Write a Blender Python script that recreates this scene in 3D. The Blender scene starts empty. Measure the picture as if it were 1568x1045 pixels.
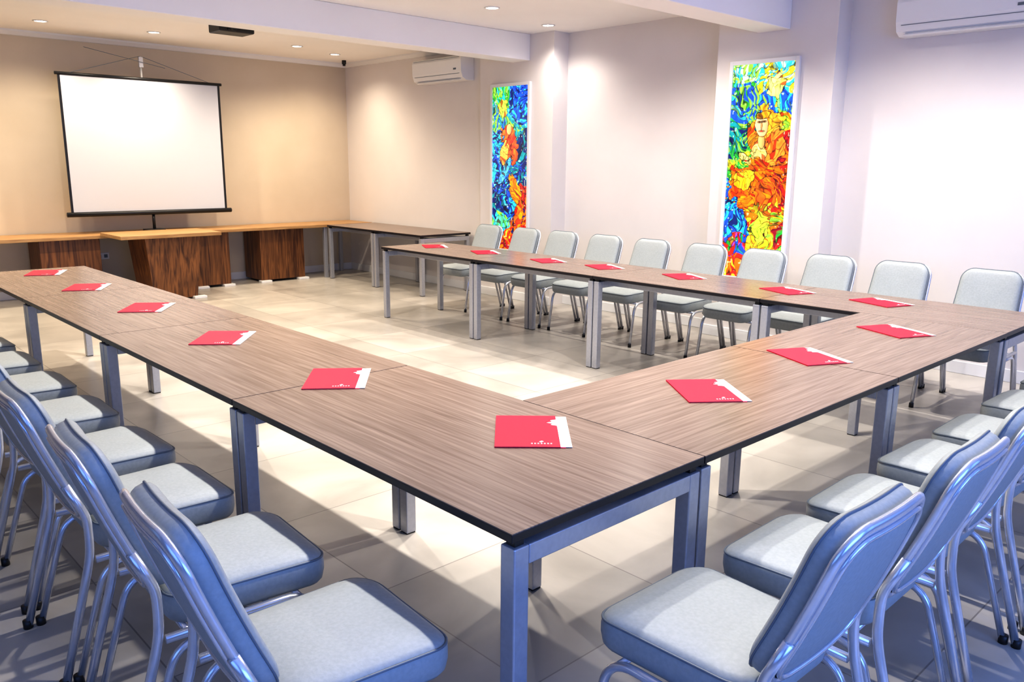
import bpy, bmesh, math, random
import numpy as np
from mathutils import Vector, Matrix
random.seed(4)
S = bpy.context.scene
COL = S.collection

# ------------------------------------------------------------------ materials
def mat(name, col, rough=0.5, metal=0.0, emis=None, estr=0.0, spec=0.5, coat=0.0):
    m = bpy.data.materials.new(name); m.use_nodes = True
    b = m.node_tree.nodes['Principled BSDF']
    b.inputs['Base Color'].default_value = (*col, 1)
    b.inputs['Roughness'].default_value = rough
    b.inputs['Metallic'].default_value = metal
    b.inputs['Specular IOR Level'].default_value = spec
    b.inputs['Coat Weight'].default_value = coat
    if emis:
        b.inputs['Emission Color'].default_value = (*emis, 1)
        b.inputs['Emission Strength'].default_value = estr
    return m

def noisy(name, c1, c2, scale=(1,1,1), nscale=4.0, rough=0.5, detail=4, bump=0.0, dist=0.0, metal=0.0,
          spec=0.5, r1=0.35, r2=0.65, rand=False):
    m = mat(name, c1, rough, metal, spec=spec)
    nt = m.node_tree; N = nt.nodes; L = nt.links
    b = N['Principled BSDF']
    tc = N.new('ShaderNodeTexCoord'); mp = N.new('ShaderNodeMapping')
    mp.inputs['Scale'].default_value = scale
    L.new(tc.outputs['Object'], mp.inputs['Vector'])
    if rand:
        oi = N.new('ShaderNodeObjectInfo'); mu = N.new('ShaderNodeMath'); mu.operation='MULTIPLY'
        mu.inputs[1].default_value = 37.0
        L.new(oi.outputs['Random'], mu.inputs[0])
        cx = N.new('ShaderNodeCombineXYZ'); L.new(mu.outputs[0], cx.inputs[0]); L.new(mu.outputs[0], cx.inputs[1])
        L.new(cx.outputs[0], mp.inputs['Location'])
    n = N.new('ShaderNodeTexNoise'); n.inputs['Scale'].default_value = nscale
    n.inputs['Detail'].default_value = detail; n.inputs['Distortion'].default_value = dist
    L.new(mp.outputs[0], n.inputs['Vector'])
    r = N.new('ShaderNodeValToRGB')
    r.color_ramp.elements[0].position = r1; r.color_ramp.elements[1].position = r2
    r.color_ramp.elements[0].color = (*c1,1); r.color_ramp.elements[1].color = (*c2,1)
    L.new(n.outputs['Fac'], r.inputs['Fac']); L.new(r.outputs['Color'], b.inputs['Base Color'])
    if bump > 0:
        bp = N.new('ShaderNodeBump'); bp.inputs['Strength'].default_value = bump
        bp.inputs['Distance'].default_value = 0.01
        L.new(n.outputs['Fac'], bp.inputs['Height']); L.new(bp.outputs[0], b.inputs['Normal'])
    return m

M_wall = noisy('painted_plaster', (0.76,0.72,0.695), (0.79,0.75,0.725), nscale=1.5, rough=0.75, bump=0.02)
M_walld = noisy('low_bounce_plaster', (0.14,0.125,0.115), (0.17,0.155,0.145), nscale=1.5, rough=0.75)  # unseen left and back walls, toned dark to cut bounce and deepen shadows
M_wallb = noisy('beige_plaster', (0.64,0.55,0.42), (0.68,0.59,0.46), nscale=1.5, rough=0.7, bump=0.02)
M_ceil = noisy('ceiling_paint', (0.91,0.89,0.87), (0.93,0.91,0.89), nscale=2, rough=0.85)
M_white = mat('white_trim_paint', (0.82,0.82,0.82), 0.4)
M_plastic = mat('white_plastic', (0.86,0.86,0.85), 0.35)
M_black = mat('black_plastic', (0.012,0.012,0.014), 0.4)
M_dark = mat('dark_edge_band', (0.012,0.010,0.014), 0.35)
M_metal = noisy('silver_powder_coat', (0.44,0.45,0.49), (0.48,0.49,0.53), nscale=60, rough=0.33, metal=0.45)
M_chrome = noisy('satin_aluminium_tube', (0.70,0.72,0.77), (0.74,0.76,0.81), nscale=40, rough=0.26, metal=0.7)
M_vinyl = noisy('grey_vinyl', (0.345,0.375,0.375), (0.385,0.415,0.415), nscale=90, rough=0.5, bump=0.05)
M_pipe = mat('vinyl_piping', (0.16,0.19,0.22), 0.45)
M_table = noisy('grey_oak_laminate', (0.125,0.083,0.061), (0.31,0.232,0.185), scale=(1.0,34,1), nscale=2.4, rough=0.27,
                detail=9, dist=0.7, r1=0.22, r2=0.78, rand=True)
M_oak = noisy('light_oak', (0.36,0.20,0.08), (0.50,0.31,0.14), scale=(1.5,18,18), nscale=2.5, rough=0.4, detail=6, dist=.5)
M_walnut = noisy('walnut_veneer', (0.07,0.022,0.008), (0.27,0.11,0.035), scale=(14,14,0.8), nscale=2.2, rough=0.4, detail=6, dist=1.2)
M_red = mat('red_folder_card', (0.66,0.012,0.045), 0.55, spec=0.25)
M_paper = mat('white_paper', (0.80,0.78,0.74), 0.6)
M_screen = mat('projection_cloth', (0.58,0.59,0.63), 0.8)
M_lamp = mat('lamp_disc', (1,1,1), 0.5, emis=(1,0.93,0.82), estr=12)

def floor_mat():
    m = mat('porcelain_tile', (0.6,0.55,0.5), 0.3)
    nt=m.node_tree; N=nt.nodes; L=nt.links; b=N['Principled BSDF']
    tc=N.new('ShaderNodeTexCoord')
    br=N.new('ShaderNodeTexBrick'); br.offset=0.0; br.squash=1.0
    br.inputs['Scale'].default_value=1.0
    br.inputs['Brick Width'].default_value=0.8; br.inputs['Row Height'].default_value=0.8
    br.inputs['Mortar Size'].default_value=0.003; br.inputs['Mortar Smooth'].default_value=0.1
    br.inputs['Color1'].default_value=(0.57,0.54,0.49,1); br.inputs['Color2'].default_value=(0.44,0.415,0.375,1)
    br.inputs['Mortar'].default_value=(0.28,0.26,0.24,1)
    L.new(tc.outputs['Object'], br.inputs['Vector'])
    n=N.new('ShaderNodeTexNoise'); n.inputs['Scale'].default_value=1.7; n.inputs['Detail'].default_value=8
    n.inputs['Distortion'].default_value=0.8
    L.new(tc.outputs['Object'], n.inputs['Vector'])
    r=N.new('ShaderNodeValToRGB'); r.color_ramp.elements[0].position=.3; r.color_ramp.elements[1].position=.7
    r.color_ramp.elements[0].color=(.70,.69,.68,1); r.color_ramp.elements[1].color=(1.06,1.05,1.04,1)
    L.new(n.outputs['Fac'], r.inputs['Fac'])
    mx=N.new('ShaderNodeMix'); mx.data_type='RGBA'; mx.blend_type='MULTIPLY'; mx.inputs['Factor'].default_value=1
    L.new(br.outputs['Color'], mx.inputs['A']); L.new(r.outputs['Color'], mx.inputs['B'])
    L.new(mx.outputs['Result'], b.inputs['Base Color'])
    return m
M_floor = floor_mat()

# ------------------------------------------------------------------ mesh builder
class MB:
    def __init__(s): s.bm=bmesh.new(); s.mats=[]
    def mi(s,m):
        if m not in s.mats: s.mats.append(m)
        return s.mats.index(m)
    def box(s, c, d, m, bev=0.0, rot=None, seg=2):
        M = Matrix.Translation(c)
        if rot is not None: M = M @ rot.to_4x4()
        M = M @ Matrix.Diagonal((d[0],d[1],d[2],1))
        r = bmesh.ops.create_cube(s.bm, size=1, matrix=M)
        vs=set(r['verts']); idx=s.mi(m)
        fs={f for v in vs for f in v.link_faces}
        for f in fs: f.material_index=idx
        if bev>0:
            es=list({e for v in vs for e in v.link_edges})
            bmesh.ops.bevel(s.bm, geom=es, offset=bev, segments=seg, profile=.5, affect='EDGES', material=-1)
    def bx(s, x0,x1,y0,y1,z0,z1,m,bev=0.0):
        s.box(((x0+x1)/2,(y0+y1)/2,(z0+z1)/2),(x1-x0,y1-y0,z1-z0),m,bev)
    def loft(s, rings, m, cap0=True, cap1=True, smooth=True, closed=True):
        idx=s.mi(m)
        R=[[s.bm.verts.new(p) for p in r] for r in rings]
        n=len(R[0])
        for a,b in zip(R[:-1],R[1:]):
            for i in range(n if closed else n-1):
                j=(i+1)%n
                f=s.bm.faces.new((a[i],a[j],b[j],b[i])); f.material_index=idx; f.smooth=smooth
        for flag,r in ((cap0,R[0]),(cap1,R[-1])):
            if flag:
                c=Vector((0,0,0))
                for v in r: c+=v.co
                cv=s.bm.verts.new(c/n)
                for i in range(n):
                    f=s.bm.faces.new((r[i],r[(i+1)%n],cv)); f.material_index=idx; f.smooth=smooth
    def tube(s, pts, r, m, n=10, closed=False, ry=None):
        pts=[Vector(p) for p in pts]; k=len(pts)
        T=[]
        for i in range(k):
            if closed: t=pts[(i+1)%k]-pts[i-1]
            elif i==0: t=pts[1]-pts[0]
            elif i==k-1: t=pts[-1]-pts[-2]
            else: t=(pts[i+1]-pts[i]).normalized()+(pts[i]-pts[i-1]).normalized()
            T.append(t.normalized())
        up=Vector((0,0,1)) if abs(T[0].z)<.9 else Vector((1,0,0))
        u=(up-T[0]*up.dot(T[0])).normalized()
        rings=[]
        for i in range(k):
            if i>0:
                q=T[i-1].rotation_difference(T[i]); u=q@u; u=(u-T[i]*u.dot(T[i])).normalized()
            w=T[i].cross(u)
            rings.append([pts[i]+u*(r*math.cos(2*math.pi*j/n))+w*((ry or r)*math.sin(2*math.pi*j/n)) for j in range(n)])
        if closed: rings.append(rings[0])
        s.loft(rings,m,not closed,not closed)
    def cyl(s, p0, p1, r, m, n=16): s.tube([p0,p1],r,m,n)
    def obj(s, name, loc=(0,0,0), rotz=0.0):
        me=bpy.data.meshes.new(name); bmesh.ops.recalc_face_normals(s.bm, faces=s.bm.faces)
        s.bm.to_mesh(me); s.bm.free()
        for m in s.mats: me.materials.append(m)
        return inst(name, me, loc, rotz)
def inst(name, me, loc=(0,0,0), rotz=0.0):
    o=bpy.data.objects.new(name, me); o.location=loc; o.rotation_euler=(0,0,rotz); COL.objects.link(o); return o

def round_path(pts, rad, seg=6):
    pts=[Vector(p) for p in pts]; out=[pts[0]]
    for i in range(1,len(pts)-1):
        r = rad[i-1] if isinstance(rad,(list,tuple)) else rad
        a,b,c=pts[i-1],pts[i],pts[i+1]
        d1=(a-b); d2=(c-b); r1=min(r,d1.length*.49); r2=min(r,d2.length*.49)
        p=b+d1.normalized()*r1; q=b+d2.normalized()*r2
        for k in range(seg+1):
            t=k/seg; out.append(p*(1-t)**2+b*2*t*(1-t)+q*t*t)
    out.append(pts[-1]); return out

def rrect(hx,hy,r,n=7):
    P=[]
    for cx,cy,a0 in ((hx-r,hy-r,0),(-hx+r,hy-r,90),(-hx+r,-hy+r,180),(hx-r,-hy+r,270)):
        for k in range(n+1):
            a=math.radians(a0+90*k/n); P.append((cx+r*math.cos(a),cy+r*math.sin(a)))
    return P

# ------------------------------------------------------------------ room shell
XW=6.93; YW=10.84; ZC=3.02; X0=-2.0; Y0=-2.4
b=MB(); b.bx(X0-.15,XW+.3,Y0-.15,YW+.15,-.12,0,M_floor); b.obj('floor')
b=MB(); b.bx(X0-.15,XW+.3,Y0-.15,YW+.15,ZC,ZC+.12,M_ceil); b.obj('ceiling')
b=MB(); b.bx(X0-.15,XW+.3,YW,YW+.15,0,ZC,M_wallb); b.obj('wall_far')
b=MB(); b.bx(XW,XW+.3,Y0,YW,0,ZC,M_wall); b.obj('wall_right')
b=MB(); b.bx(6.78,XW,7.72,YW,0,ZC,M_wall); b.obj('wall_right_furring')
b=MB(); b.bx(6.70,XW,6.5,7.72,0,ZC,M_wall); b.obj('wall_pilaster')
b=MB(); b.bx(6.70,XW,3.3,4.42,0,ZC,M_wall); b.obj('wall_pilaster')
b=MB()
b.bx(X0-.15,X0,Y0,YW,0,.9,M_walld); b.bx(X0-.15,X0,Y0,YW,2.6,ZC,M_walld)
for a,c in ((Y0,-1.2),(1.6,3.0),(5.8,YW)): b.bx(X0-.15,X0,a,c,.9,2.6,M_walld)
b.obj('wall_left')
b=MB()
b.bx(X0-.15,XW+.3,Y0-.15,Y0,0,.8,M_walld); b.bx(X0-.15,XW+.3,Y0-.15,Y0,2.7,ZC,M_walld)
for a,c in ((X0-.15,-.8),(2.6,3.4),(6.2,XW+.3)): b.bx(a,c,Y0-.15,Y0,.8,2.7,M_walld)
b.obj('wall_back')
def window(name, axis, p, a, c, z0, z1):
    b=MB(); t=.05
    def seg(u0,u1,v0,v1):
        if axis=='x': b.bx(p-.04,p+.02,u0,u1,v0,v1,M_white)
        else: b.bx(u0,u1,p-.04,p+.02,v0,v1,M_white)
    seg(a,c,z0,z0+t); seg(a,c,z1-t,z1); seg(a,a+t,z0+t,z1-t); seg(c-t,c,z0+t,z1-t); m=(a+c)/2; seg(m-t/2,m+t/2,z0+t,z1-t)
    b.obj(name)
window('window_1','x',X0-.1,-1.2,1.6,.9,2.6); window('window_2','x',X0-.1,3.0,5.8,.9,2.6)
window('window_3','y',Y0-.1,-.8,2.6,.8,2.7); window('window_4','y',Y0-.1,3.4,6.2,.8,2.7)
b=MB(); b.bx(X0,6.78,YW-.015,YW,0,.10,M_white,.004); b.obj('baseboard_far')
b=MB(); b.bx(6.765,6.78,7.72,YW-.015,0,.10,M_white,.004); b.bx(6.685,6.70,6.5,7.72,0,.10,M_white,.004)
b.bx(XW-.015,XW,4.42,6.5,0,.10,M_white,.004); b.bx(6.685,6.70,3.3,4.42,0,.10,M_white,.004)
b.bx(XW-.015,XW,Y0,3.3,0,.10,M_white,.004); b.obj('baseboard_right')
b=MB()
b.loft([[(x,YW,ZC),(x,YW,ZC-.06),(x,YW-.02,ZC-.055),(x,YW-.05,ZC-.02),(x,YW-.055,ZC)] for x in (X0,6.78)],M_white,smooth=False); b.obj('trim_1')
b=MB()
b.loft([[(6.78,y,ZC),(6.78,y,ZC-.06),(6.76,y,ZC-.055),(6.73,y,ZC-.02),(6.725,y,ZC)] for y in (7.72,YW)],M_white,smooth=False); b.obj('trim_2')
for i,(a,c) in enumerate(((6.87,7.15),(3.72,4.02),(.35,.63))):
    b=MB(); b.bx(X0,6.70 if i<2 else XW,a,c,2.74,ZC,M_ceil,.006); b.obj('ceiling_beam')

# ------------------------------------------------------------------ stained glass
def vnoise(rng):
    G=rng.rand(64,64)
    def f(x,y):
        xi=np.floor(x).astype(int); yi=np.floor(y).astype(int); fx=x-xi; fy=y-yi
        fx=fx*fx*(3-2*fx); fy=fy*fy*(3-2*fy)
        a=G[xi%64,yi%64]; b_=G[(xi+1)%64,yi%64]; c=G[xi%64,(yi+1)%64]; d=G[(xi+1)%64,(yi+1)%64]
        return (a*(1-fx)+b_*fx)*(1-fy)+(c*(1-fx)+d*fx)*fy
    return f
def stained(name, yc, zc, W, H, blobs, seed, figure=None):
    rng=np.random.RandomState(seed)
    n1,n2,n3,n4,n5=[vnoise(rng) for _ in range(5)]
    nu,nv=210,650
    U,V=np.meshgrid(np.linspace(0,1,nu),np.linspace(0,1,nv))
    u=U.ravel(); v=V.ravel()*3.1
    wx=(n1(u*4+3,v*4)-.5)*.22+(n1(u*11,v*11+9)-.5)*.07
    wy=(n2(u*4,v*4+5)-.5)*.26+(n2(u*11+3,v*11)-.5)*.07
    uw=u+wx; vw=v+wy
    best=np.full(u.shape,9.); zid=np.zeros(u.shape,int)
    for k,(bu,bv,br,_) in enumerate(blobs):
        d=np.hypot(uw-bu,vw-bv*3.1)/br
        m=d<best; best=np.where(m,d,best); zid=np.where(m,k,zid)
    ns=620
    su=rng.rand(ns)*1.2-.1; sv=rng.rand(ns)*3.3-.1
    d1=np.full(u.shape,9.); d2=np.full(u.shape,9.); pid=np.zeros(u.shape,int)
    for k in range(ns):
        th=1.4*math.sin(2.6*sv[k]+2*su[k])+.5
        dx=uw-su[k]; dy=vw-sv[k]; ct,st_=math.cos(th),math.sin(th)
        d=np.sqrt(((dx*ct+dy*st_)*.55)**2+((-dx*st_+dy*ct)*1.35)**2)
        m=d<d1; d2=np.where(m,d1,np.minimum(d2,d)); pid=np.where(m,k,pid); d1=np.where(m,d,d1)
    lead=np.clip((d2-d1)/.012,0,1)
    rp=rng.rand(ns)
    sx=uw+.6*wx; sy=vw+.8*wy
    q=.55*rp[pid]+.45*np.clip((.6*n3(sx*9+2*np.sin(3*sy),sy*5)+.4*n4(sx*22,sy*13)-.22)/.56,0,1)
    q=np.clip(q,0,.999)
    col=np.zeros((len(u),3))
    for k,(_,_,_,pal) in enumerate(blobs):
        m=zid==k
        if not m.any(): continue
        P=np.array(pal+[pal[0]]); n=len(P)
        t=q[m]*n; i=np.clip(t.astype(int),0,n-1); fr=t-i
        j=np.clip(i+1,0,n-1); w=np.clip((fr-.7)/.3,0,1)[:,None]
        col[m]=P[i]*(1-w)+P[j]*w
    sh=(.60+.35*n5(u*22,v*22)+.25*rng.rand(ns)[pid]); col*=sh[:,None]
    dark=.05+.95*lead
    hl=(n3(u*30+9,v*24)>.88); col[hl]=col[hl]*.6+np.array((.35,.4,.25))
    if figure:
        for (hu,hv,ra,rb,an,c,c2) in figure:
            dx=(u-hu); dy=(v-hv*3.1); ca,sa=math.cos(an),math.sin(an)
            X=(dx*ca+dy*sa)/ra; Y=(-dx*sa+dy*ca)/rb
            amp=.15 if c2 is None else .6
            wob=amp*(n1(u*12+1,v*12)-.5)+amp*.5*(n2(u*26,v*26)-.5)
            e=np.hypot(X,Y)+wob; m=e<1
            if c2 is not None:
                st=np.clip(.6*rp[pid]+.6*n3(uw*20+3*np.sin(6*vw),vw*12)-.1,0,1)[:,None]
                cc=(np.array(c)*(1-st)+np.array(c2)*st)*sh[:,None]*1.12
                st2=(rng.rand(ns)[pid]<.14)[:,None]; cc=np.where(st2,cc*np.array((.6,.15,.1)),cc)
                col[m]=cc[m]; dark=np.where(m,.12+.88*lead,dark)
                rim=(e>1)&(e<1+.010/min(ra,rb)); dark=np.where(rim,.08,dark)
            else:
                shd=(1.05-.5*np.clip(X*.8-Y*.3+.2,0,1))
                col[m]=np.array(c)[None,:]*shd[m][:,None]; dark=np.where(m,1,dark)
                rim=(e>1)&(e<1+.010/min(ra,rb)); col[rim]*=.35
    col*=dark[:,None]
    col=np.clip(col,0,1.2)
    verts=np.stack([np.zeros(u.shape), W/2-u*W, V.ravel()*H-H/2],1)
    idx=np.arange(nu*nv).reshape(nv,nu)
    f=np.stack([idx[:-1,:-1].ravel(),idx[1:,:-1].ravel(),idx[1:,1:].ravel(),idx[:-1,1:].ravel()],1)
    me=bpy.data.meshes.new('glass_panel'); me.from_pydata(verts.tolist(),[],f.tolist())
    at=me.color_attributes.new('Col','FLOAT_COLOR','POINT')
    at.data.foreach_set('color',np.concatenate([col,np.ones((len(col),1))],1).astype(np.float32).ravel())
    m=mat('stained_glass_'+str(seed),(0.02,0.02,0.02),0.15)
    N=m.node_tree.nodes; a=N.new('ShaderNodeAttribute'); a.attribute_name='Col'
    m.node_tree.links.new(a.outputs['Color'],N['Principled BSDF'].inputs['Emission Color'])
    N['Principled BSDF'].inputs['Emission Strength'].default_value=1.5
    me.materials.append(m)
    e=bpy.data.objects.new(name,None); COL.objects.link(e); e.location=(6.70,yc,zc)
    g=bpy.data.objects.new('glass_panel',me); COL.objects.link(g); g.parent=e; g.location=(-.022,0,0)
    fb=MB(); t=.035
    fb.bx(-.035,-.001,-W/2-t,-W/2,-H/2-t,H/2+t,M_white,.003); fb.bx(-.035,-.001,W/2,W/2+t,-H/2-t,H/2+t,M_white,.003)
    fb.bx(-.035,-.001,-W/2,W/2,H/2,H/2+t,M_white,.003); fb.bx(-.035,-.001,-W/2,W/2,-H/2-t,-H/2,M_white,.003)
    fb.bx(-.018,-.001,-W/2,W/2,-H/2,H/2,M_black)
    fo=fb.obj('light_box_frame'); fo.parent=e
R=(1,.02,.01); O=(1,.20,.0); Yl=(1,.80,.02); G=(.02,.45,.05); LG=(.35,.85,.06); Cy=(.03,.65,.85); Bl=(.01,.1,.8); DB=(.003,.015,.16); Wh=(.7,1,.75); Pu=(.25,.04,.6); Tq=(.0,.33,.36); DR=(.3,.0,.02)
bl2=[(.2,.97,.3,[Cy,Wh,LG]),(.75,.93,.4,[Yl,Wh,Cy,Yl]),(.2,.86,.3,[Cy,LG,Bl,G]),(.8,.83,.3,[Cy,LG,Bl]),(.25,.76,.25,[Cy,Bl,LG]),
 (.8,.76,.2,[Yl,O,LG]),(.15,.66,.28,[DB,G,Tq,LG]),(.4,.58,.25,[G,LG,Yl]),(.85,.58,.25,[R,O,DR]),
 (.35,.50,.3,[LG,Yl,G]),(.9,.45,.28,[R,DR,O]),(.6,.34,.3,[O,R,Yl]),(.12,.30,.38,[Bl,DB,Cy,Bl]),(.75,.26,.25,[Yl,LG,O]),(.95,.22,.2,[R,G,DR]),
 (.2,.16,.3,[G,Bl,R]),(.62,.15,.25,[Yl,LG,O]),(.88,.1,.22,[G,DB,LG]),(.25,.05,.3,[Yl,R,O]),(.8,.03,.2,[G,Yl,R])]
fig2=[(.72,.90,.15,.15,0,(1,.80,.10),(.9,1,.35)),
 (.64,.71,.26,.29,.2,(1,.26,.0),(1,.62,.05)),(.76,.62,.15,.32,-.3,(1,.12,.0),(1,.42,.05)),(.40,.66,.10,.22,.2,(1,.20,.0),(1,.5,.03)),
 (.50,.60,.12,.16,.2,(1,.60,.12),(.95,.9,.3)),(.54,.65,.05,.10,.15,(.95,.50,.16),None),(.53,.722,.105,.155,.15,(1,.64,.30),None),
 (.49,.737,.022,.011,0,(.10,.03,.0),None),(.565,.739,.022,.011,0,(.10,.03,.0),None),(.528,.720,.008,.035,0,(.75,.30,.08),None),(.53,.695,.028,.009,0,(.75,.04,.02),None),
 (.54,.768,.12,.05,.1,(1,.22,.0),(1,.55,.03)),
 (.34,.56,.20,.05,-.6,(1,.70,.15),(1,.9,.3)),
 (.40,.44,.36,.34,.2,(1,.36,.0),(1,.05,.0)),(.30,.47,.20,.13,.4,(1,.85,.05),(1,.45,0)),(.66,.41,.2,.22,0,(.95,.02,.01),(1,.3,0)),
 (.62,.25,.12,.34,-.25,(1,.85,.05),(.5,.85,.05)),(.50,.15,.10,.25,.3,(1,.75,.05),(1,.35,.0))]
bl1=[(.3,.95,.3,[Cy,LG,G]),(.75,.95,.3,[DB,Cy,Bl]),(.15,.82,.25,[Tq,Bl,LG]),(.75,.85,.3,[Bl,DB,Cy]),(.6,.76,.25,[Cy,LG,Tq]),(.15,.68,.28,[Bl,DB,Cy]),
 (.88,.62,.24,[DB,Tq,DB]),(.25,.5,.3,[DB,Cy,Bl]),(.7,.5,.3,[Bl,DB,Tq]),(.3,.4,.3,[Cy,DB,Bl,DB]),
 (.4,.3,.3,[Bl,DB,Cy]),(.85,.34,.2,[O,DR,R]),(.15,.3,.25,[DB,Tq]),(.25,.17,.3,[G,LG,Cy,DB]),(.75,.17,.26,[R,DB,O]),(.5,.08,.25,[Yl,O,R]),(.5,.02,.4,[R,O,DR])]
fig1=[(.3,.87,.15,.15,0,(.9,.9,.05),(.4,.8,.1)),(.50,.66,.20,.38,.3,(1,.25,.02),(.65,.02,.02)),(.48,.745,.07,.10,0,(1,.50,.18),None),(.34,.60,.10,.24,-.2,(.9,.25,.05),(1,.65,.1)),
 (.68,.36,.13,.34,.5,(1,.12,.0),(1,.5,.0)),(.75,.22,.12,.28,-.3,(.9,.03,.02),(1,.35,.0)),(.28,.17,.17,.14,0,(.1,.6,.1),(.1,.7,.8)),(.35,.48,.07,.34,-.6,(.15,.7,.9),(.02,.2,.8))]
stained('stained_glass_lightbox', 3.93, 1.54, .60, 1.88, bl2, 11, fig2)
stained('stained_glass_lightbox', 7.17, 1.54, .60, 1.88, bl1, 5, fig1)

# ------------------------------------------------------------------ conference tables
def table_mesh(Ln, W=.79):
    b=MB(); hx=Ln/2-.002; hy=W/2
    b.bx(-hx,hx,-hy,hy,.726,.7475,M_dark,.002)
    b.bx(-hx+.001,hx-.001,-hy+.001,hy-.001,.7475,.7505,M_table)
    p=.05
    for sx in (-1,1):
        xa=sx*(hx-.004-p/2)
        for sy in (-1,1):
            ya=sy*(hy-.012-p/2)
            b.box((xa,ya,.355),(p,p,.70),M_metal,.004)
            b.box((xa,ya,.004),(p-.006,p-.006,.010),M_black)
            b.box((xa,ya,.715),(.03,.03,.022),M_black)
        b.box((xa,0,.679),(p,W-.024-2*p,.052),M_metal,.003)
    for sy in (-1,1):
        b.box((0,sy*.22,.682),(Ln-.11,.04,.04),M_metal,.003)
    return b
cache={}
def table(x0,x1,y0,y1):
    along = (y1-y0)>(x1-x0); Ln=round(max(x1-x0,y1-y0),3)
    loc=((x0+x1)/2,(y0+y1)/2,0); rz=math.pi/2 if along else 0
    if Ln not in cache:
        o=table_mesh(Ln).obj('conference_table',loc,rz); cache[Ln]=o.data
    else: o=inst('conference_table',cache[Ln],loc,rz)
XA,XB=1.215,2.005; YN,YI=1.283,2.073
for k in range(4): table(XA,XB,YN+1.5*k,YN+1.5*(k+1))
for k in range(2): table(XB+1.405*k,XB+1.405*(k+1),YN,YI)
XC=XB+2.81
for k in range(4): table(XC,XC+.79,YN+1.46*k,YN+1.46*(k+1))
table(5.95,6.74,7.95,9.0); table(5.95,6.74,9.0,10.12)

# ------------------------------------------------------------------ chairs
def chair_mesh():
    b=MB()
    def ring(ins,z,crown=0):
        P=[]
        for x,y in rrect(.225-ins,.218-ins,max(.075-ins*.6,.02)):
            t=(x+.225)/.45; w=.90+.10*t
            zz=z-.012*max(0,(x-.12)/.1)**2
            P.append((x,y*w,zz))
        return P
    b.loft([ring(.03,.392),ring(.010,.395),ring(.002,.407),ring(-.003,.435),ring(-.003,.462),ring(.000,.474),ring(.006,.482),ring(.020,.489),ring(.06,.495),ring(.12,.499)],M_vinyl)
    b.tube([Vector(p) for p in ring(-.0005,.4765)],.0035,M_pipe,6,closed=True)
    b.loft([ring(.05,.386),ring(.045,.394)],M_black,smooth=False)
    O=Vector((-.243,0,.495)); up=Vector((-.160,0,.42)).normalized(); nr=Vector((up.z,0,-up.x)); L=.44
    def bp(s,t,n): return O+up*t+Vector((0,s,0))+nr*(n+.28*s*s-.008*(1-((t-L/2)/(L/2))**2))
    def brg(ins,n):
        P=[]
        base=rrect(L/2-ins,.204-ins,max(.085-ins*.5,.02))
        out=[]
        for i,(t,s) in enumerate(base):
            out.append((t,s)); t2,s2=base[(i+1)%len(base)]
            if math.hypot(t2-t,s2-s)>.08:
                for k in range(1,6): out.append((t+(t2-t)*k/6,s+(s2-s)*k/6))
        for t,s in out:
            tt=t+L/2; w=1.0-.07*tt/L
            P.append(bp(s*w,tt,n))
        return P
    b.loft([brg(.12,-.020),brg(.05,-.020),brg(.026,-.017),brg(.018,-.010)],M_vinyl,cap1=False)
    b.loft([brg(.012,-.004),brg(.004,.004),brg(.000,.016),brg(.000,.034),brg(.006,.046),brg(.018,.054),brg(.04,.059),brg(.09,.062)],M_vinyl,cap0=False)
    b.tube(brg(-.0005,.036),.003,M_pipe,6,closed=True)
    b.tube(brg(.002,-.010),.014,M_chrome,10,closed=True,ry=.010)
    b.tube(brg(.020,-.019),.007,M_chrome,8,closed=True)
    for s in (-1,1):
        p=[(-.375,.228*s,.0),(-.266,.222*s,.40),(-.260,.214*s,.46),tuple(bp(.208*s,.04,-.012)),tuple(bp(.201*s,.16,-.012))]
        b.tube(round_path(p,[.05,.03,.03],6),.0135,M_chrome,12)
        y=s*.224
        b.tube(round_path([(-.25,y,.392),(.155,y,.392),(.215,y*1.02,0)],.09,8),.0125,M_chrome,12)
        b.tube(round_path([(-.02,y,.368),(-.225,y,.368),(-.335,y*1.01,0)],.07,8),.0115,M_chrome,12)
        for x,yy in ((.2135,y*1.02),(-.374,s*.228),(-.334,y*1.01)):
            b.cyl((x,yy,0),(x-.001,yy,.030),.0155,M_black,12)
    for x in (.12,-.19): b.cyl((x,-.224,.384),(x,.224,.384),.010,M_chrome,10)
    return b
first=[None]
def chair(x,y,deg):
    rz=math.radians(deg)
    if first[0] is None: first[0]=chair_mesh().obj('banquet_chair',(x,y,0),rz).data
    else: inst('banquet_chair',first[0],(x,y,0),rz)
for i,y in enumerate((1.60,2.19,2.79,3.37,4.01,4.64,5.28,5.90,6.52)):
    chair(.915+random.uniform(-.01,.01),y,random.uniform(-2,2)-(2.5 if i<2 else 0))
for i,x in enumerate((1.66,2.21,2.74,3.33,3.87,4.50,5.12)):
    chair(x,1.0+random.uniform(-.01,.01),90+random.uniform(-2,2))
for y in (7.03,6.42,5.87,5.28,4.71,4.11,3.54,2.97,2.40,1.80):
    chair(5.88+random.uniform(-.01,.01),y,180+random.uniform(-2,2))

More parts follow.
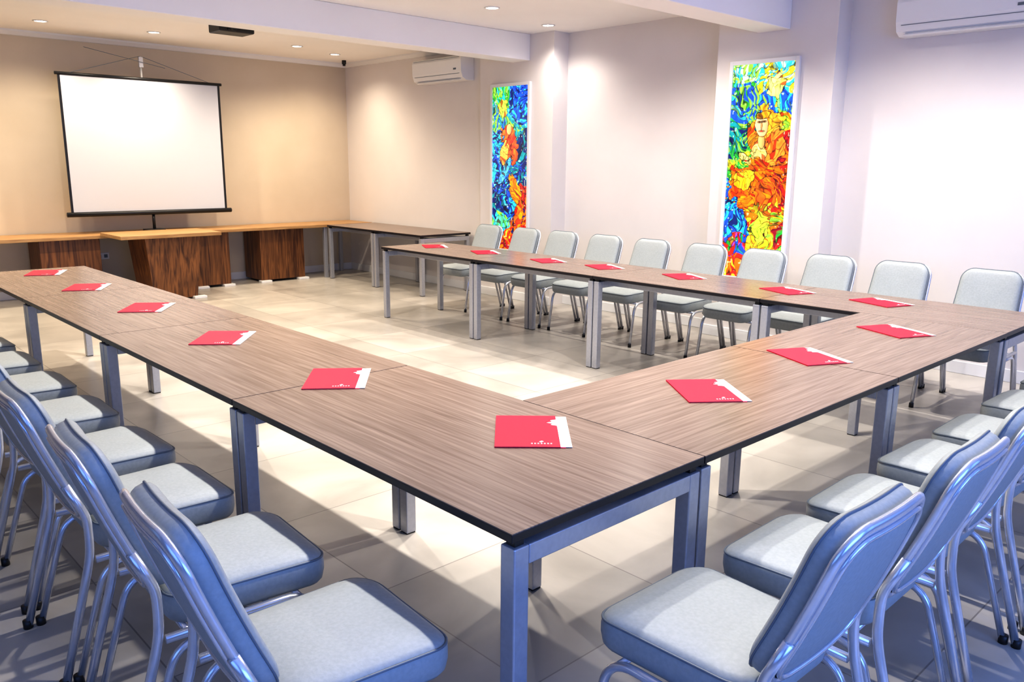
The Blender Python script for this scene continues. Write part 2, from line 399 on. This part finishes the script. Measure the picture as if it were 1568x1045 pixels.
# ------------------------------------------------------------------ folders
def folder_mesh():
    b=MB(); w,h=.215,.315
    b.bx(-w/2,w/2+.004,-h/2,h/2,0,.0015,M_red)
    b.bx(-w/2+.004,w/2+.024,-h/2+.004,h/2-.004,.0015,.003,M_paper)
    idx=b.mi(M_red); z0,z1=.0032,.0046
    pts=[(-w/2,-h/2),(w/2-.012,-h/2),(w/2-.012,.05),(w/2-.035,.060),(w/2-.028,.072),(w/2-.05,.085),(w/2-.028,.098),(w/2-.035,.112),(w/2-.012,.122),(w/2-.012,h/2),(-w/2,h/2)]
    lo=[b.bm.verts.new((x,y,z0)) for x,y in pts]; hi=[b.bm.verts.new((x,y,z1)) for x,y in pts]
    b.bm.faces.new(hi).material_index=idx; b.bm.faces.new(lo[::-1]).material_index=idx
    for i in range(len(pts)):
        j=(i+1)%len(pts); b.bm.faces.new((lo[i],lo[j],hi[j],hi[i])).material_index=idx
    for k in range(7): b.box((.008+k*.010,-h/2+.03,.0048),(.005,.008,.0004),M_paper)
    b.box((.038,-h/2+.048,.0048),(.013,.009,.0004),M_paper,rot=Matrix.Rotation(.78,3,'Z'))
    return b
fm=[None]
for x,y,d in ((1.77,1.80,-43),(1.65,2.79,-38),(1.64,3.83,-40),(1.67,4.94,-36),(1.65,6.01,-30),(1.64,6.99,-25),
              (2.62,1.70,-38),(3.47,1.72,-27),(4.38,1.70,-25),
              (5.27,2.15,-20),(5.26,2.80,-22),(5.32,3.71,-30),(5.30,4.51,-26),(5.25,5.13,-24),(5.28,6.02,-28),(5.25,6.79,-30)):
    if fm[0] is None: fm[0]=folder_mesh().obj('red_folder',(x,y,.7508),math.radians(d)).data
    else: inst('red_folder',fm[0],(x,y,.7508),math.radians(d))

# ------------------------------------------------------------------ wall desk, lectern
b=MB()
b.bx(.6,6.74,10.18,10.82,.712,.75,M_oak,.003)
for a,c in ((.7,1.3),(2.39,3.03),(4.16,4.60),(5.03,5.68)):
    b.bx(a,c,10.30,10.78,.03,.712,M_walnut,.003)
    b.bx(a-.03,a+.12,10.24,10.34,0,.03,M_white,.004); b.bx(c-.12,c+.03,10.24,10.34,0,.03,M_white,.004)
b.bx(5.95,6.0,10.2,10.25,0,.712,M_metal,.003); b.bx(6.5,6.55,10.7,10.75,0,.712,M_metal,.003)
b.obj('wall_desk')
b=MB()
b.bx(3.00,4.14,9.46,10.16,.745,.785,M_oak,.003)
b.loft([[(3.36,9.60,.02),(3.86,9.60,.02),(3.86,10.12,.02),(3.36,10.12,.02)],[(3.28,9.54,.745),(3.92,9.54,.745),(3.92,10.12,.745),(3.28,10.12,.745)]],M_walnut,smooth=False)
b.bx(3.80,3.95,9.54,9.62,0,.03,M_white,.004); b.bx(3.27,3.42,9.54,9.62,0,.03,M_white,.004)
b.obj('wooden_lectern_desk')
b=MB(); b.bx(3.05,3.28,10.828,10.84,.40,.48,M_plastic,.003)
for k in range(3): b.box((3.09+.075*k,10.826,.44),(.04,.006,.04),M_pipe)
b.obj('wall_socket')

# ------------------------------------------------------------------ projection screen
b=MB(); yS=10.44; xa,xb=2.80,4.66
b.bx(xa,xb,yS-.002,yS+.002,.99,2.55,M_screen)
b.bx(xa-.005,xa+.022,yS-.004,yS-.0022,.99,2.55,M_black); b.bx(xb-.022,xb+.005,yS-.004,yS-.0022,.99,2.55,M_black)
b.tube([(xa-.03,yS,2.555),(xb+.03,yS,2.555)],.018,M_black,12)
b.tube([(xa-.05,yS,.98),(xb+.06,yS,.98)],.028,M_black,12)
b.cyl((3.73,yS+.04,.76),(3.73,yS+.04,2.82),.013,M_chrome,10)
b.cyl((3.73,yS+.03,.78),(3.73,yS+.03,.97),.018,M_black,10)
b.bx(3.62,3.84,yS-.05,yS+.12,.751,.775,M_black,.004)
b.tube([(3.73,yS+.04,2.82),(xb-.1,yS,2.56)],.003,M_pipe,6); b.tube([(3.73,yS+.04,2.82),(xa+.1,yS,2.56)],.003,M_pipe,6)
b.tube([(3.1,yS,2.86),(4.0,yS,2.70)],.003,M_pipe,6); b.box((3.73,yS+.03,2.75),(.05,.03,.12),M_chrome,.004)
b.obj('projection_screen')

# ------------------------------------------------------------------ air conditioners
def ac(loc):
    b=MB(); Ln=.98
    prof=[(0,0),(0,.29),(-.16,.29),(-.195,.275),(-.21,.24),(-.205,.10),(-.18,.03),(-.12,0)]
    b.loft([[(x,y,z) for x,z in prof] for y in (-Ln/2,-Ln/2+.012,Ln/2-.012,Ln/2)],M_plastic,smooth=False)
    b.box((-.211,0,.262),(.004,Ln-.06,.004),M_pipe)
    b.box((-.168,0,.012),(.06,Ln-.12,.008),M_white,.002,rot=Matrix.Rotation(-.45,3,'Y'))
    b.box((-.199,0,.075),(.004,Ln-.08,.004),M_pipe)
    b.box((-.2085,-Ln/2+.12,.13),(.003,.05,.02),M_pipe)
    return b.obj('air_conditioner',loc)
ac((6.778,8.42,2.60)); ac((6.928,2.36,2.60))

# ------------------------------------------------------------------ projector
b=MB()
b.box((0,0,0),(.37,.27,.09),M_black,.015); b.box((-.06,-.14,0),(.09,.02,.07),M_dark,.006)
b.tube([(-.06,-.135,0),(-.06,-.165,0)],.03,M_black,14); b.box((0,0,.07),(.12,.12,.05),M_white,.004); b.cyl((0,0,.06),(0,0,.103),.03,M_white)
o=b.obj('ceiling_projector',(3.90,8.35,ZC-.103))
b=MB(); b.cyl((0,0,0),(0,0,-.05),.03,M_black); b.cyl((0,0,-.05),(0,0,-.075),.02,M_black); b.obj('security_camera',(6.55,10.5,ZC))

# ------------------------------------------------------------------ downlights
def ring_mesh():
    b=MB()
    n=24; rings=[]
    for r,z in ((.072,0),(.074,-.006),(.062,-.009),(.055,-.004)):
        rings.append([(r*math.cos(2*math.pi*k/n),r*math.sin(2*math.pi*k/n),z) for k in range(n)])
    b.loft(rings,M_white,False,False)
    idx=b.mi(M_lamp); vs=[b.bm.verts.new((.055*math.cos(2*math.pi*k/n),.055*math.sin(2*math.pi*k/n),-.004)) for k in range(n)]
    b.bm.faces.new(vs).material_index=idx
    return b
dm=[None]
def down(x,y,e,col=(1,.86,.68),ang=145):
    if dm[0] is None:
        o=ring_mesh().obj('downlight',(x,y,ZC)); dm[0]=o.data
    else: o=inst('downlight',dm[0],(x,y,ZC))
    l=bpy.data.lights.new('spot_lamp','SPOT'); l.energy=e; l.color=col; l.spot_size=math.radians(ang); l.spot_blend=1.0; l.shadow_soft_size=.035
    lo=bpy.data.objects.new('spot_lamp',l); COL.objects.link(lo); lo.parent=o; lo.location=(0,0,-.03)
W1=(1,.87,.69); W2=(1,.94,.87)
K=1.62
for x,y,e in ((2.56,9.95,48),(3.68,9.85,70),(5.36,9.67,66),(6.1,10.0,32),(1.2,10.0,62)): down(x,y,e*K,W1)
for x,y in ((4.54,8.64),(2.6,8.3),(.9,8.3)): down(x,y,78*K,W1)
for x,y,e in ((5.35,6.0,85),(6.4,6.3,26),(5.72,4.4,85),(2.54,6.1,120),(2.54,4.5,120),(2.54,3.0,120)): down(x,y,e*K,W2)
for x,y,e in ((5.75,2.6,88),(2.54,1.55,120),(4.1,2.5,100),(6.0,1.2,60)): down(x,y,e*K,W2)

# ------------------------------------------------------------------ daylight through windows
def area(name,loc,rot,sx,sy,e,col):
    l=bpy.data.lights.new(name,'AREA'); l.shape='RECTANGLE'; l.size=sx; l.size_y=sy; l.energy=e; l.color=col
    o=bpy.data.objects.new(name,l); o.location=loc; o.rotation_euler=rot; COL.objects.link(o)
SKY=(.16,.34,1.0)
area('window_daylight',(.9,Y0-.02,1.75),(math.radians(90),0,0),3.3,1.8,95,SKY)
area('window_daylight',(4.8,Y0-.02,1.75),(math.radians(90),0,0),2.7,1.8,30,SKY)
area('window_daylight',(X0-.02,.2,1.75),(math.radians(90),0,math.radians(-90)),2.7,1.6,26,SKY)
w=bpy.data.worlds.new('sky'); S.world=w; w.use_nodes=True
w.node_tree.nodes['Background'].inputs[0].default_value=(.4,.6,1,1); w.node_tree.nodes['Background'].inputs[1].default_value=0.4

# ------------------------------------------------------------------ camera
cam=bpy.data.cameras.new('camera'); co=bpy.data.objects.new('camera',cam); COL.objects.link(co); S.camera=co
cam.sensor_width=36; cam.lens=28.63; cam.clip_start=.05
f=Vector((.6695,.7118,-.2122)).normalized(); r=Vector((.7297,-.6838,.0092)); r=(r-f*r.dot(f)).normalized(); u=r.cross(f)
M=Matrix((( r.x,u.x,-f.x,0),(r.y,u.y,-f.y,0),(r.z,u.z,-f.z,1.6),(0,0,0,1)))
co.matrix_world=M
S.view_settings.view_transform='Standard'; S.view_settings.look='None'; S.view_settings.exposure=0.46; S.view_settings.gamma=0.80
